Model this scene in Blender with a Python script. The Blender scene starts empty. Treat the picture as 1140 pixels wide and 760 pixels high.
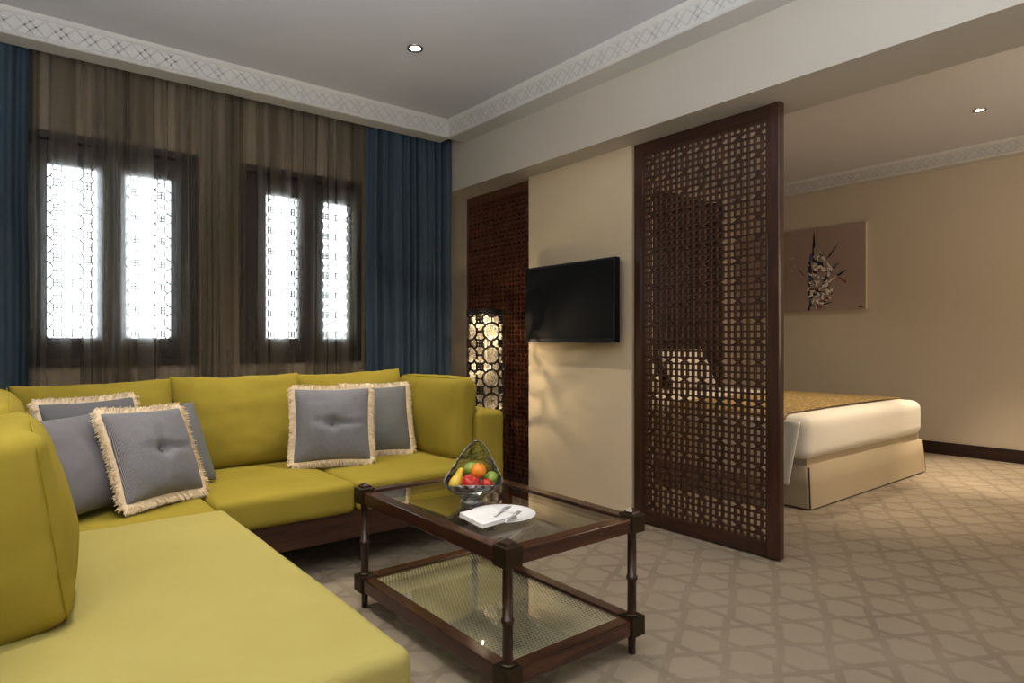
import bpy, bmesh, math, random
from mathutils import Vector, Matrix, noise
random.seed(7)
R = math.radians
scene = bpy.context.scene
COL = scene.collection

# ------------------------------------------------------------------ camera
F_PX, CAM_H = 710.0, 1.15
YAW = math.atan(570.0 / 710.0)
cam = bpy.data.cameras.new('camera')
cam.sensor_width = 36.0
cam.lens = F_PX / 1140.0 * 36.0
cam.clip_start = 0.02
cam_o = bpy.data.objects.new('camera', cam)
COL.objects.link(cam_o)
cam_o.location = (0, 0, CAM_H)
cam_o.rotation_euler = (R(90), 0, -YAW)
scene.camera = cam_o

# ------------------------------------------------------------------ node helpers
class NT:
    def __init__(s, m):
        m.use_nodes = True
        s.t = m.node_tree
        s.t.nodes.clear()
        s.out = s.t.nodes.new('ShaderNodeOutputMaterial')
    def n(s, typ, **kw):
        nd = s.t.nodes.new(typ)
        for k, v in kw.items():
            setattr(nd, k, v)
        return nd
    def l(s, a, b):
        s.t.links.new(a, b)
    def set(s, sock, v):
        if isinstance(v, bpy.types.NodeSocket):
            s.l(v, sock)
        else:
            sock.default_value = v
    def math(s, op, a, b=None, c=None):
        nd = s.n('ShaderNodeMath', operation=op)
        s.set(nd.inputs[0], a)
        if b is not None: s.set(nd.inputs[1], b)
        if c is not None: s.set(nd.inputs[2], c)
        return nd.outputs[0]
    def coord(s, kind='Object', scale=(1, 1, 1), rot=(0, 0, 0)):
        tc = s.n('ShaderNodeTexCoord')
        mp = s.n('ShaderNodeMapping')
        mp.inputs['Scale'].default_value = scale
        mp.inputs['Rotation'].default_value = rot
        s.l(tc.outputs[kind], mp.inputs['Vector'])
        return mp.outputs['Vector']
    def noise(s, vec, scale=5, detail=3, rough=.5, dist=0):
        nd = s.n('ShaderNodeTexNoise')
        s.l(vec, nd.inputs['Vector'])
        nd.inputs['Scale'].default_value = scale
        nd.inputs['Detail'].default_value = detail
        nd.inputs['Roughness'].default_value = rough
        nd.inputs['Distortion'].default_value = dist
        return nd.outputs['Fac']
    def ramp(s, fac, stops):
        nd = s.n('ShaderNodeValToRGB')
        e = nd.color_ramp.elements
        while len(e) < len(stops): e.new(0.5)
        for i, (p, c) in enumerate(stops):
            e[i].position = p
            e[i].color = (*c, 1) if len(c) == 3 else c
        s.l(fac, nd.inputs['Fac'])
        return nd.outputs['Color']
    def mix(s, fac, a, b):
        nd = s.n('ShaderNodeMix', data_type='RGBA')
        s.set(nd.inputs[0], fac)
        s.set(nd.inputs[6], a if isinstance(a, bpy.types.NodeSocket) else (*a, 1))
        s.set(nd.inputs[7], b if isinstance(b, bpy.types.NodeSocket) else (*b, 1))
        return nd.outputs[2]
    def bump(s, h, strength=.2, dist=.01):
        nd = s.n('ShaderNodeBump')
        s.l(h, nd.inputs['Height'])
        nd.inputs['Strength'].default_value = strength
        nd.inputs['Distance'].default_value = dist
        return nd.outputs['Normal']
    def pbr(s, color, rough=.6, metal=0, normal=None, sheen=0, spec=.5, coat=0):
        p = s.n('ShaderNodeBsdfPrincipled')
        s.set(p.inputs['Base Color'], color if isinstance(color, bpy.types.NodeSocket) else (*color, 1))
        s.set(p.inputs['Roughness'], rough)
        p.inputs['Metallic'].default_value = metal
        p.inputs['Specular IOR Level'].default_value = spec
        if sheen:
            p.inputs['Sheen Weight'].default_value = sheen
            p.inputs['Sheen Roughness'].default_value = .45
            s.l(color, p.inputs['Sheen Tint']) if isinstance(color, bpy.types.NodeSocket) else None
        if coat:
            p.inputs['Coat Weight'].default_value = coat
            p.inputs['Coat Roughness'].default_value = .12
        if normal is not None: s.l(normal, p.inputs['Normal'])
        s.l(p.outputs[0], s.out.inputs['Surface'])
        return p

def newmat(name):
    m = bpy.data.materials.new(name)
    return m, NT(m)

def paint(name, col, var=.04, bump=.06, rough=.75):
    m, t = newmat(name)
    v = t.coord()
    f = t.noise(v, 2.2, 3)
    c = t.mix(f, [x * (1 - var) for x in col], [min(1, x * (1 + var)) for x in col])
    h = t.noise(v, 220, 2)
    t.pbr(c, rough, normal=t.bump(h, bump, .002), spec=.25)
    return m

def wallpaper(name, col):
    m, t = newmat(name)
    v = t.coord(scale=(500, 500, 6))
    f = t.noise(v, 1, 2)
    v2 = t.coord()
    f2 = t.noise(v2, 1.6, 3)
    a = t.mix(f, [x * .94 for x in col], [x * 1.06 for x in col])
    c = t.mix(t.math('MULTIPLY', f2, .12), a, [x * .8 for x in col])
    t.pbr(c, .6, normal=t.bump(f, .05, .002), spec=.35)
    return m

def wood(name, dark, light, axis='Z', rough=.38, coat=.15, scale=1.0):
    m, t = newmat(name)
    sc = {'X': (3, 40, 40), 'Y': (40, 3, 40), 'Z': (40, 40, 3)}[axis]
    v = t.coord(scale=[q * scale for q in sc])
    f = t.noise(v, 1, 5, .6, .6)
    v2 = t.coord(scale=[q * scale * 5 for q in sc])
    f2 = t.noise(v2, 1, 2)
    c = t.ramp(f, [(.3, dark), (.72, light)])
    c2 = t.mix(t.math('MULTIPLY', f2, .35), c, [x * .5 for x in dark])
    t.pbr(c2, rough, normal=t.bump(f2, .12, .001), coat=coat, spec=.45)
    return m

def fabric(name, col, col2=None, sheen=.4, weave=900, var=3.5, bump=.25, rough=.85):
    m, t = newmat(name)
    v = t.coord()
    f = t.noise(v, var, 4, .55)
    c = t.mix(f, col, col2 or [x * .8 for x in col])
    h = t.noise(v, weave, 1)
    c = t.mix(t.math('MULTIPLY', h, .25), c, [x * .55 for x in col])
    t.pbr(c, rough, normal=t.bump(h, bump, .0015), sheen=sheen, spec=.15)
    return m

def herring(name, col, col2):
    m, t = newmat(name)
    v = t.coord()
    w = t.n('ShaderNodeTexWave', wave_type='BANDS', bands_direction='X')
    w.inputs['Scale'].default_value = 105
    w.inputs['Distortion'].default_value = 1.2
    w.inputs['Detail'].default_value = 1
    w.inputs['Detail Scale'].default_value = 30
    t.l(v, w.inputs['Vector'])
    nz = t.noise(v, 500, 2)
    f = t.math('MULTIPLY', w.outputs['Fac'], nz)
    c = t.mix(f, col, col2)
    t.pbr(c, .7, normal=t.bump(f, .35, .002), sheen=.35, spec=.25)
    return m

def metal(name, col, rough=.35, bump=0):
    m, t = newmat(name)
    nrm = None
    v = t.coord()
    f = t.noise(v, 60, 3)
    if bump: nrm = t.bump(f, bump, .002)
    c = t.mix(f, col, [x * .6 for x in col])
    t.pbr(c, rough, metal=1, normal=nrm)
    return m

def glassy(name, tint=(1, 1, 1), ior=1.5, rough=.0, bump=0, bscale=40, boost=1.0, base=0.0):
    m, t = newmat(name)
    fr = t.n('ShaderNodeFresnel')
    geo = t.n('ShaderNodeNewGeometry')        # same reflectance from both faces of the thin sheet
    t.l(t.math('MULTIPLY_ADD', geo.outputs['Backfacing'], 1 / ior - ior, ior), fr.inputs['IOR'])
    tr = t.n('ShaderNodeBsdfTransparent'); tr.inputs['Color'].default_value = (*tint, 1)
    gl = t.n('ShaderNodeBsdfGlossy'); gl.inputs['Roughness'].default_value = rough
    gl.inputs['Color'].default_value = (1, 1, 1, 1)
    if bump:
        v = t.coord()
        vo = t.n('ShaderNodeTexVoronoi', feature='SMOOTH_F1'); vo.inputs['Scale'].default_value = bscale
        t.l(v, vo.inputs['Vector'])
        nm = t.bump(vo.outputs['Distance'], bump, .01)
        t.l(nm, gl.inputs['Normal']); t.l(nm, fr.inputs['Normal'])
    mx = t.n('ShaderNodeMixShader')
    f = t.math('MINIMUM', t.math('MULTIPLY_ADD', fr.outputs[0], boost, base), 1.0)
    t.l(f, mx.inputs['Fac']); t.l(tr.outputs[0], mx.inputs[1]); t.l(gl.outputs[0], mx.inputs[2])
    t.l(mx.outputs[0], t.out.inputs['Surface'])
    return m

def emit(name, col, strength):
    m, t = newmat(name)
    e = t.n('ShaderNodeEmission')
    e.inputs['Color'].default_value = (*col, 1); e.inputs['Strength'].default_value = strength
    t.l(e.outputs[0], t.out.inputs['Surface'])
    return m

# ------------------------------------------------------------------ materials
M = {}
M['ceiling'] = paint('ceiling_paint', (.66, .655, .69), .015, .03)
M['crown'] = paint('crown_plaster', (.63, .615, .59), .02, .05)
M['crown_shade_line'] = paint('crown_groove_shade', (.54, .52, .49), .03, .05)  # groove shadow of the crown pattern, put into a darker paint
M['beam'] = paint('beam_paint', (.51, .47, .41), .02, .05)
M['wall'] = wallpaper('wall_paper', (.63, .525, .37))
M['wall_bed'] = wallpaper('bedroom_wall_paper', (.58, .50, .39))
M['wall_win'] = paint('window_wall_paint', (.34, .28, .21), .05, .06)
M['screen'] = wood('screen_wood', (.030, .012, .008), (.10, .038, .022), 'Z', .34, .25)
M['screen_h'] = wood('screen_wood_cross', (.026, .010, .007), (.075, .028, .016), 'Y', .36, .2)
M['screen_fix'] = wood('fixed_screen_wood', (.060, .021, .012), (.175, .064, .033), 'Z', .36, .2)
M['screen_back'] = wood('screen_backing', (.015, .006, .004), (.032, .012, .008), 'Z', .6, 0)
M['walnut_y'] = wood('table_wood_long', (.024, .009, .006), (.080, .028, .015), 'Y', .25, .35)
M['walnut_x'] = wood('table_wood_cross', (.030, .011, .006), (.115, .042, .020), 'X', .25, .35)
M['walnut_z'] = wood('table_wood_leg', (.022, .009, .006), (.06, .022, .013), 'Z', .28, .35)
M['sofa_wood'] = wood('sofa_plinth_wood', (.035, .014, .008), (.10, .04, .02), 'X', .45, .1)
M['win_wood'] = wood('window_wood', (.012, .007, .005), (.030, .017, .011), 'Z', .5, .05)
M['base_wood'] = wood('baseboard_wood', (.02, .008, .006), (.05, .02, .013), 'Y', .4, .1)
M['bronze'] = metal('aged_bronze', (.11, .085, .055), .42, .25)
M['lamp_metal'] = paint('lamp_dark_metal', (.016, .011, .009), .1, .05, .45)
M['steel'] = metal('cutlery_steel', (.95, .95, .96), .5)
M['chrome'] = metal('downlight_chrome', (.55, .53, .5), .25)
M['brass'] = metal('latch_brass', (.6, .45, .2), .3)
M['velvet'] = fabric('olive_velvet', (.41, .325, .055), (.285, .22, .028), .30, 700, 4)
M['velvet_lit'] = fabric('olive_velvet_lit', (.455, .39, .135), (.39, .325, .095), .30, 500, 3, .35)  # paler velvet for the chaise, its cool light sheen put into the colour
M['piping'] = fabric('olive_piping', (.38, .30, .03), None, .2, 700)
M['drape'] = fabric('blue_drape', (.070, .100, .130), (.055, .080, .108), .35, 600, 8, .3)
M['drape_bed'] = fabric('brown_drape', (.05, .03, .025), (.03, .018, .015), .2, 600, 8, .3)
M['charcoal'] = herring('charcoal_herringbone', (.072, .070, .078), (.62, .61, .65))
M['slate'] = fabric('slate_cotton', (.20, .20, .21), (.16, .16, .17), .3, 800, 6)
M['silver'] = fabric('silver_satin', (.215, .205, .22), (.175, .168, .18), .5, 900, 4, .1, .5)
M['grey'] = fabric('grey_linen', (.21, .215, .205), (.18, .18, .175), .2, 700, 5)
M['fringe'] = fabric('cream_fringe', (.95, .82, .62), (.85, .68, .46), .2, 900, 40, .1)
M['linen'] = fabric('bed_linen', (.74, .69, .60), (.70, .65, .56), .2, 900, 3, .08)
M['skirt'] = fabric('bed_skirt', (.42, .345, .235), (.38, .31, .21), .2, 800, 4, .1)
M['piping_bed'] = fabric('bed_dark_piping', (.08, .06, .04), None, .1)
M['napkin'] = fabric('napkin_cotton', (.82, .80, .77), (.78, .76, .73), .1, 1200, 8, .08)
M['black'] = paint('tv_plastic', (.010, .010, .011), .1, .02, .3)
M['tvside'] = paint('tv_edge_plastic', (.035, .036, .04), .1, .02, .25)
M['glass'] = glassy('table_glass', (.965, .98, .965), 1.5, .01, boost=1.25)
M['pane'] = glassy('window_glass', (.97, .98, .98), 1.45)
M['bowl'] = glassy('hammered_glass', (.78, .80, .81), 1.6, .03, .9, 60, boost=3.2, base=.03)
M['bowl_base'] = glassy('hammered_glass_base', (.17, .18, .185), 1.6, .06, 1.0, 60, boost=1.6, base=.06)
M['bulb'] = emit('bulb_glow', (1, .82, .58), 1900)
M['bulb_glass'] = glassy('bulb_glass', (.97, .95, .9), 1.45)
M['lens'] = emit('downlight_glow', (1, .88, .72), 40)

def m_screen_tv():
    m, t = newmat('tv_screen')
    t.pbr((.008, .008, .009), .5, spec=.10)
    return m
M['tv'] = m_screen_tv()

def m_china():
    m, t = newmat('white_china')
    v = t.coord(); f = t.noise(v, 8, 2)
    t.pbr(t.mix(f, (.82, .81, .79), (.78, .77, .75)), .15, spec=.5)
    return m
M['china'] = m_china()

def m_lattice_glare():
    m, t = newmat('window_lattice_paint')  # dark lattice bars with window glare put into the material
    v = t.coord(); f = t.noise(v, 20, 2)
    c = t.mix(f, (.27, .27, .27), (.22, .22, .22))  # dark bars coloured pale and translucent, window glare put into the material
    d = t.n('ShaderNodeBsdfDiffuse'); t.l(c, d.inputs['Color'])
    tr = t.n('ShaderNodeBsdfTranslucent'); t.l(c, tr.inputs['Color'])
    mx = t.n('ShaderNodeMixShader'); mx.inputs[0].default_value = .85
    t.l(d.outputs[0], mx.inputs[1]); t.l(tr.outputs[0], mx.inputs[2])
    t.l(mx.outputs[0], t.out.inputs['Surface'])
    return m
M['win_lattice'] = m_lattice_glare()

def m_sheer():
    m, t = newmat('sheer_voile')
    v = t.coord(scale=(1, 1, .03))
    f = t.noise(v, 12, 1, .4)
    f2 = t.noise(v, 22, 1, .4)
    c = t.mix(f2, (.34, .285, .21), (.27, .225, .165))
    d = t.n('ShaderNodeBsdfDiffuse'); t.l(c, d.inputs['Color'])
    tl = t.n('ShaderNodeBsdfTranslucent'); tl.inputs['Color'].default_value = (.50, .46, .40, 1)
    m1 = t.n('ShaderNodeMixShader'); m1.inputs[0].default_value = .5
    t.l(d.outputs[0], m1.inputs[1]); t.l(tl.outputs[0], m1.inputs[2])
    tp = t.n('ShaderNodeBsdfTransparent'); tp.inputs['Color'].default_value = (1, .99, .97, 1)
    rf = t.n('ShaderNodeBsdfRefraction')      # threads scatter the daylight forward
    rf.inputs['IOR'].default_value = 1.42; rf.inputs['Roughness'].default_value = .80
    rf.inputs['Color'].default_value = (.92, .95, .98, 1)
    m3 = t.n('ShaderNodeMixShader'); m3.inputs[0].default_value = .52
    t.l(m1.outputs[0], m3.inputs[1]); t.l(rf.outputs[0], m3.inputs[2])
    m2 = t.n('ShaderNodeMixShader')
    mr = t.n('ShaderNodeMapRange', interpolation_type='SMOOTHSTEP')
    t.l(f, mr.inputs[0]); mr.inputs[1].default_value = .36; mr.inputs[2].default_value = .64
    mr.inputs[3].default_value = .80; mr.inputs[4].default_value = .28
    fac = t.math('MULTIPLY_ADD', f2, -.10, mr.outputs[0])
    t.l(fac, m2.inputs[0])
    t.l(m3.outputs[0], m2.inputs[1]); t.l(tp.outputs[0], m2.inputs[2])
    t.l(m2.outputs[0], t.out.inputs['Surface'])
    return m
M['sheer'] = m_sheer()

def m_liner():
    m, t = newmat('lamp_liner_gauze')
    v = t.coord(); f = t.noise(v, 300, 1)
    c = t.mix(f, (.20, .185, .155), (.14, .13, .11))
    d = t.n('ShaderNodeBsdfTranslucent'); t.l(c, d.inputs['Color'])
    tp = t.n('ShaderNodeBsdfTransparent')
    m2 = t.n('ShaderNodeMixShader'); m2.inputs[0].default_value = .60
    t.l(d.outputs[0], m2.inputs[1]); t.l(tp.outputs[0], m2.inputs[2])
    t.l(m2.outputs[0], t.out.inputs['Surface'])
    return m
M['liner'] = m_liner()

def m_cane():
    m, t = newmat('cane_webbing')
    v = t.coord(); f = t.noise(v, 90, 2)
    t.pbr(t.mix(f, (.50, .44, .32), (.40, .34, .24)), .5, spec=.3)
    return m
M['cane'] = m_cane()

def m_runner():
    m, t = newmat('gold_runner_brocade')
    v = t.coord()
    vo = t.n('ShaderNodeTexVoronoi'); vo.inputs['Scale'].default_value = 38
    t.l(v, vo.inputs['Vector'])
    f = t.noise(v, 45, 3, .7)
    g = t.math('MULTIPLY', vo.outputs['Distance'], f)
    c = t.ramp(g, [(.06, (.07, .04, .012)), (.42, (.50, .35, .14))])
    t.pbr(c, .45, normal=t.bump(g, .5, .004), sheen=.3)
    return m
M['runner'] = m_runner()

def fruit(name, a, b, scale=6, rough=.3, axis=None, speck=0):
    m, t = newmat(name)
    v = t.coord()
    f = t.noise(v, scale * 4, 4, .6, .5)
    c = t.ramp(f, [(.35, a), (.7, b)])
    h = t.noise(v, 350, 1)
    t.pbr(c, rough, normal=t.bump(h, speck, .002) if speck else None, spec=.5)
    return m
M['apple'] = fruit('red_apple_skin', (.42, .012, .018), (.55, .08, .03), 5, .22)
M['orange'] = fruit('orange_peel', (.80, .26, .02), (.85, .34, .04), 4, .4, speck=.5)
M['greenapple'] = fruit('green_apple_skin', (.22, .36, .05), (.38, .45, .12), 4, .3)
M['pear'] = fruit('pear_skin', (.68, .47, .04), (.75, .55, .10), 5, .38)
M['stem'] = paint('fruit_stem', (.09, .05, .02))

def m_carpet():
    """interlaced hexagon star bands: three line families 60 degrees apart"""
    m, t = newmat('carpet_lattice_pattern')
    tc = t.n('ShaderNodeTexCoord')
    nzv = t.n('ShaderNodeTexNoise'); nzv.inputs['Scale'].default_value = 40; nzv.inputs['Detail'].default_value = 2
    t.l(tc.outputs['Object'], nzv.inputs['Vector'])
    sep = t.n('ShaderNodeSeparateXYZ'); t.l(tc.outputs['Object'], sep.inputs[0])
    jx = t.math('MULTIPLY_ADD', nzv.outputs['Fac'], .012, -.006)
    X = t.math('ADD', sep.outputs[0], jx); Y = t.math('ADD', sep.outputs[1], jx)
    S, L = .185, .3204
    mask = None
    for ang, off, toff in ((30, .119, 2.80), (150, -2.41, .12), (90, -2.178, 1.62)):
        ca, sa = math.cos(R(ang)), math.sin(R(ang))
        tt = t.math('ADD', t.math('MULTIPLY', X, ca), t.math('MULTIPLY', Y, sa))
        nn = t.math('ADD', t.math('MULTIPLY', X, -sa), t.math('MULTIPLY', Y, ca))
        k = t.math('DIVIDE', t.math('SUBTRACT', nn, off), S)
        kr = t.math('ROUND', k)
        seg = t.math('FLOOR', t.math('DIVIDE', t.math('SUBTRACT', tt, toff), L))
        par = t.math('MODULO', t.math('ABSOLUTE', t.math('ADD', kr, seg)), 2.0)
        sh = t.math('MULTIPLY_ADD', par, .014, -.007)
        d = t.math('ABSOLUTE', t.math('SUBTRACT', t.math('MULTIPLY', t.math('SUBTRACT', k, kr), S), sh))
        b = t.n('ShaderNodeMapRange', interpolation_type='SMOOTHSTEP')
        t.l(d, b.inputs[0]); b.inputs[1].default_value = .010; b.inputs[2].default_value = .021
        b.inputs[3].default_value = 1; b.inputs[4].default_value = 0
        mask = b.outputs[0] if mask is None else t.math('MAXIMUM', mask, b.outputs[0])
    big = t.n('ShaderNodeTexNoise'); big.inputs['Scale'].default_value = 3.0; big.inputs['Detail'].default_value = 4
    t.l(tc.outputs['Object'], big.inputs['Vector'])
    pile = t.n('ShaderNodeTexNoise'); pile.inputs['Scale'].default_value = 260; pile.inputs['Detail'].default_value = 2
    t.l(tc.outputs['Object'], pile.inputs['Vector'])
    cell = t.mix(big.outputs['Fac'], (.37, .31, .23), (.30, .25, .185))
    band = t.mix(big.outputs['Fac'], (.235, .19, .14), (.20, .16, .115))
    fac = t.math('MULTIPLY', mask, t.math('MULTIPLY_ADD', big.outputs['Fac'], .95, .06))
    c = t.mix(fac, cell, band)
    c = t.mix(t.math('MULTIPLY', pile.outputs['Fac'], .35), c, (.14, .11, .08))
    h = t.math('ADD', t.math('MULTIPLY', mask, -.6), t.math('MULTIPLY', pile.outputs['Fac'], .8))
    t.pbr(c, .95, normal=t.bump(h, .35, .006), sheen=.2, spec=.1)
    return m
M['carpet'] = m_carpet()

def m_canvas():
    m, t = newmat('painting_ground')
    v = t.coord()
    f = t.noise(v, 1.4, 3)
    c = t.mix(f, (.34, .25, .21), (.40, .30, .255))
    h = t.noise(v, 500, 1)
    t.pbr(c, .55, normal=t.bump(h, .1, .001), spec=.3)
    return m
M['canvas'] = m_canvas()
for nm, c in dict(p_white=(.80, .74, .68), p_navy=(.025, .03, .055), p_black=(.018, .015, .018), p_rust=(.22, .05, .03), p_grey=(.30, .29, .30), p_blue=(.10, .14, .22)).items():
    M[nm] = paint(nm + '_stroke', c, .15, .1)
M['canvas_edge'] = paint('canvas_edge', (.62, .53, .38))

# ------------------------------------------------------------------ mesh helpers
WORLD = {}     # world location of every root/part (no rotation) used to turn world coordinates into local ones

class MB:
    def __init__(s):
        s.v, s.f, s.mi, s.sm = [], [], [], []
    def add(s, verts, faces, mi=0, smooth=False):
        b = len(s.v)
        s.v += [tuple(p) for p in verts]
        for f in faces:
            s.f.append([b + i for i in f]); s.mi.append(mi); s.sm.append(smooth)
    def box(s, x0, x1, y0, y1, z0, z1, mi=0):
        v = [(x, y, z) for x in (x0, x1) for y in (y0, y1) for z in (z0, z1)]
        s.add(v, [(0, 1, 3, 2), (4, 6, 7, 5), (0, 4, 5, 1), (2, 3, 7, 6), (0, 2, 6, 4), (1, 5, 7, 3)], mi)
    def cbox(s, x0, x1, y0, y1, z0, z1, c=.005, mi=0):
        """box with chamfered edges"""
        bm = bmesh.new(); bmesh.ops.create_cube(bm, size=1)
        for vv in bm.verts:
            vv.co = ((x0 + x1) / 2 + vv.co.x * (x1 - x0), (y0 + y1) / 2 + vv.co.y * (y1 - y0), (z0 + z1) / 2 + vv.co.z * (z1 - z0))
        bmesh.ops.bevel(bm, geom=list(bm.edges), offset=c, segments=2, affect='EDGES', profile=.6)
        s.bm(bm, mi, False)
    def bm(s, bm, mi=0, smooth=True):
        bm.verts.index_update()
        s.add([v.co[:] for v in bm.verts], [[v.index for v in f.verts] for f in bm.faces], mi, smooth)
        bm.free()
    def bar(s, a, b, n, w, d, mi=0):
        """rectangular bar from a to b, width w across, depth d along n"""
        a, b, n = Vector(a), Vector(b), Vector(n).normalized()
        t = (b - a).normalized(); c = t.cross(n) * (w / 2); n = n * (d / 2)
        v = [p + q for p in (a, b) for q in (-c - n, c - n, c + n, -c + n)]
        s.add(v, [(0, 3, 2, 1), (4, 5, 6, 7), (0, 1, 5, 4), (1, 2, 6, 5), (2, 3, 7, 6), (3, 0, 4, 7)], mi)
    def tube(s, pts, r, seg=8, mi=0, closed=False, caps=True, smooth=True):
        pts = [Vector(p) for p in pts]; n = len(pts)
        rs = r if isinstance(r, (list, tuple)) else [r] * n
        ring = []; up = None
        for i, p in enumerate(pts):
            if closed: t = pts[(i + 1) % n] - pts[i - 1]
            else: t = pts[min(i + 1, n - 1)] - pts[max(i - 1, 0)]
            t.normalize()
            if up is None:
                up = Vector((0, 0, 1)) if abs(t.z) < .9 else Vector((1, 0, 0))
            a = t.cross(up).normalized(); b2 = a.cross(t).normalized(); up = b2
            ring.append([p + (a * math.cos(2 * math.pi * k / seg) + b2 * math.sin(2 * math.pi * k / seg)) * rs[i] for k in range(seg)])
        v = [q for rr in ring for q in rr]; f = []
        for i in range(n if closed else n - 1):
            j = (i + 1) % n
            for k in range(seg):
                l = (k + 1) % seg
                f.append((i * seg + k, i * seg + l, j * seg + l, j * seg + k))
        if caps and not closed:
            f.append(tuple(range(seg))[::-1]); f.append(tuple((n - 1) * seg + k for k in range(seg)))
        s.add(v, f, mi, smooth)
    def lathe(s, prof, c, seg=32, mi=0, smooth=True):
        v, f = [], []
        for r, z in prof:
            for k in range(seg):
                a = 2 * math.pi * k / seg
                v.append((c[0] + r * math.cos(a), c[1] + r * math.sin(a), c[2] + z))
        for i in range(len(prof) - 1):
            for k in range(seg):
                l = (k + 1) % seg
                f.append((i * seg + k, i * seg + l, (i + 1) * seg + l, (i + 1) * seg + k))
        s.add(v, f, mi, smooth)
    def prism(s, poly, axis, a0, a1, mi=0):
        """extrude a 2-D polygon along axis"""
        n = len(poly)
        def p3(q, a):
            return {'X': (a, q[0], q[1]), 'Y': (q[0], a, q[1]), 'Z': (q[0], q[1], a)}[axis]
        v = [p3(q, a0) for q in poly] + [p3(q, a1) for q in poly]
        f = [tuple(range(n))[::-1], tuple(range(n, 2 * n))] + [(i, (i + 1) % n, n + (i + 1) % n, n + i) for i in range(n)]
        s.add(v, f, mi)
    def build(s, name, mats, parent=None, local=False):
        me = bpy.data.meshes.new(name)
        off = Vector((0, 0, 0))
        if parent is not None and not local:
            off = WORLD.get(parent.name, Vector((0, 0, 0)))
        me.from_pydata([tuple(Vector(p) - off) for p in s.v], [], s.f)
        if not isinstance(mats, (list, tuple)): mats = [mats]
        for m in mats: me.materials.append(M[m] if isinstance(m, str) else m)
        for p, mi, sm in zip(me.polygons, s.mi, s.sm):
            p.material_index = mi; p.use_smooth = sm
        me.validate(); me.update()
        bm = bmesh.new(); bm.from_mesh(me)
        bmesh.ops.recalc_face_normals(bm, faces=bm.faces)
        bm.to_mesh(me); bm.free()
        o = bpy.data.objects.new(name, me); COL.objects.link(o)
        if parent is not None:
            o.parent = parent
            WORLD[o.name] = off
        return o

def thing(name, label, cat, loc=(0, 0, 0), rot=(0, 0, 0), group=None):
    o = bpy.data.objects.new(name, None); COL.objects.link(o)
    o.empty_display_size = .1
    o.location = loc; o.rotation_euler = rot
    o['label'] = label; o['category'] = cat
    if group: o['group'] = group
    WORLD[o.name] = Vector(loc)
    return o

def tag(o, label, cat, group=None):
    o['label'] = label; o['category'] = cat
    if group: o['group'] = group
    return o

def struct(o):
    o['kind'] = 'structure'
    return o

def rebase(o, loc):
    """move a top-level mesh's origin to loc"""
    loc = Vector(loc)
    o.data.transform(Matrix.Translation(-loc)); o.location = loc
    return o

def lin(h, r, n):
    """samples over [-h, h], dense in the rounded ends"""
    a = [-h + r * (1 - math.cos(math.pi / 2 * i / 5)) for i in range(6)]
    m = [(-h + r) + (2 * (h - r)) * i / n for i in range(1, n)]
    return a + m + [-x for x in reversed(a)]

def soft_box(mb, c, size, r, bulge=(0, 0, 0), n=8, mi=0, mat=None, wr=0, seed=0):
    """rounded, crowned cushion; c = centre, mat = optional rotation matrix about c"""
    h = [q / 2 for q in size]
    ax = [lin(h[i], min(r, h[i] * .98), n) for i in range(3)]
    c = Vector(c); idx = {}; V = []; Fc = []
    def vert(q):
        k = tuple(round(x, 5) for x in q)
        if k in idx: return idx[k]
        rr = [min(r, h[i] * .98) for i in range(3)]
        inner = Vector([max(-(h[i] - rr[i]), min(h[i] - rr[i], q[i])) for i in range(3)])
        d = Vector(q) - inner
        p = inner + (Vector([d[i] for i in range(3)]).normalized() * min(rr) if d.length > 1e-9 else Vector())
        if d.length > 1e-9:
            # keep flat faces at the full half size
            p = Vector([inner[i] + (d.normalized()[i] * rr[i]) for i in range(3)])
        u = [p[i] / h[i] for i in range(3)]
        for i in range(3):
            j, k2 = [(1, 2), (0, 2), (0, 1)][i]
            p[i] += math.copysign(abs(u[i]) ** 1.5, u[i]) * bulge[i] * max(0, 1 - abs(u[j]) ** 2.2) * max(0, 1 - abs(u[k2]) ** 2.2)
        if wr:
            nv = noise.noise_vector(p * 7 + Vector((seed, seed * 2, 0))) * wr + noise.noise_vector(p * 19 + Vector((0, seed, seed))) * wr * .35
            p += nv
        if mat is not None: p = mat @ p
        idx[k] = len(V); V.append(c + p)
        return idx[k]
    for i in range(3):
        j, k = [(1, 2), (2, 0), (0, 1)][i]
        for sgn in (-1, 1):
            for a in range(len(ax[j]) - 1):
                for b in range(len(ax[k]) - 1):
                    q = []
                    for da, db in ((0, 0), (1, 0), (1, 1), (0, 1)):
                        p = [0, 0, 0]; p[i] = sgn * h[i]; p[j] = ax[j][a + da]; p[k] = ax[k][b + db]
                        q.append(vert(p))
                    if len(set(q)) >= 3: Fc.append(list(dict.fromkeys(q)))
    mb.add(V, Fc, mi, True)

def loop_pts(hx, hy, z, r, n=6):
    pts = []
    for cx, cy, a0 in ((hx - r, hy - r, 0), (-hx + r, hy - r, 90), (-hx + r, -hy + r, 180), (hx - r, -hy + r, 270)):
        for i in range(n + 1):
            a = R(a0 + 90 * i / n)
            pts.append(Vector((cx + r * math.cos(a), cy + r * math.sin(a), z)))
    return pts

# ------------------------------------------------------------------ room shell
XB0, XB1 = 2.95, 3.38          # beam between the two rooms
ZB, ZC, ZC2 = 2.402, 2.91, 3.05
YW = 4.62                      # window wall, room side
XL, YBK = -.75, -2.3
XR = 7.5

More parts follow.
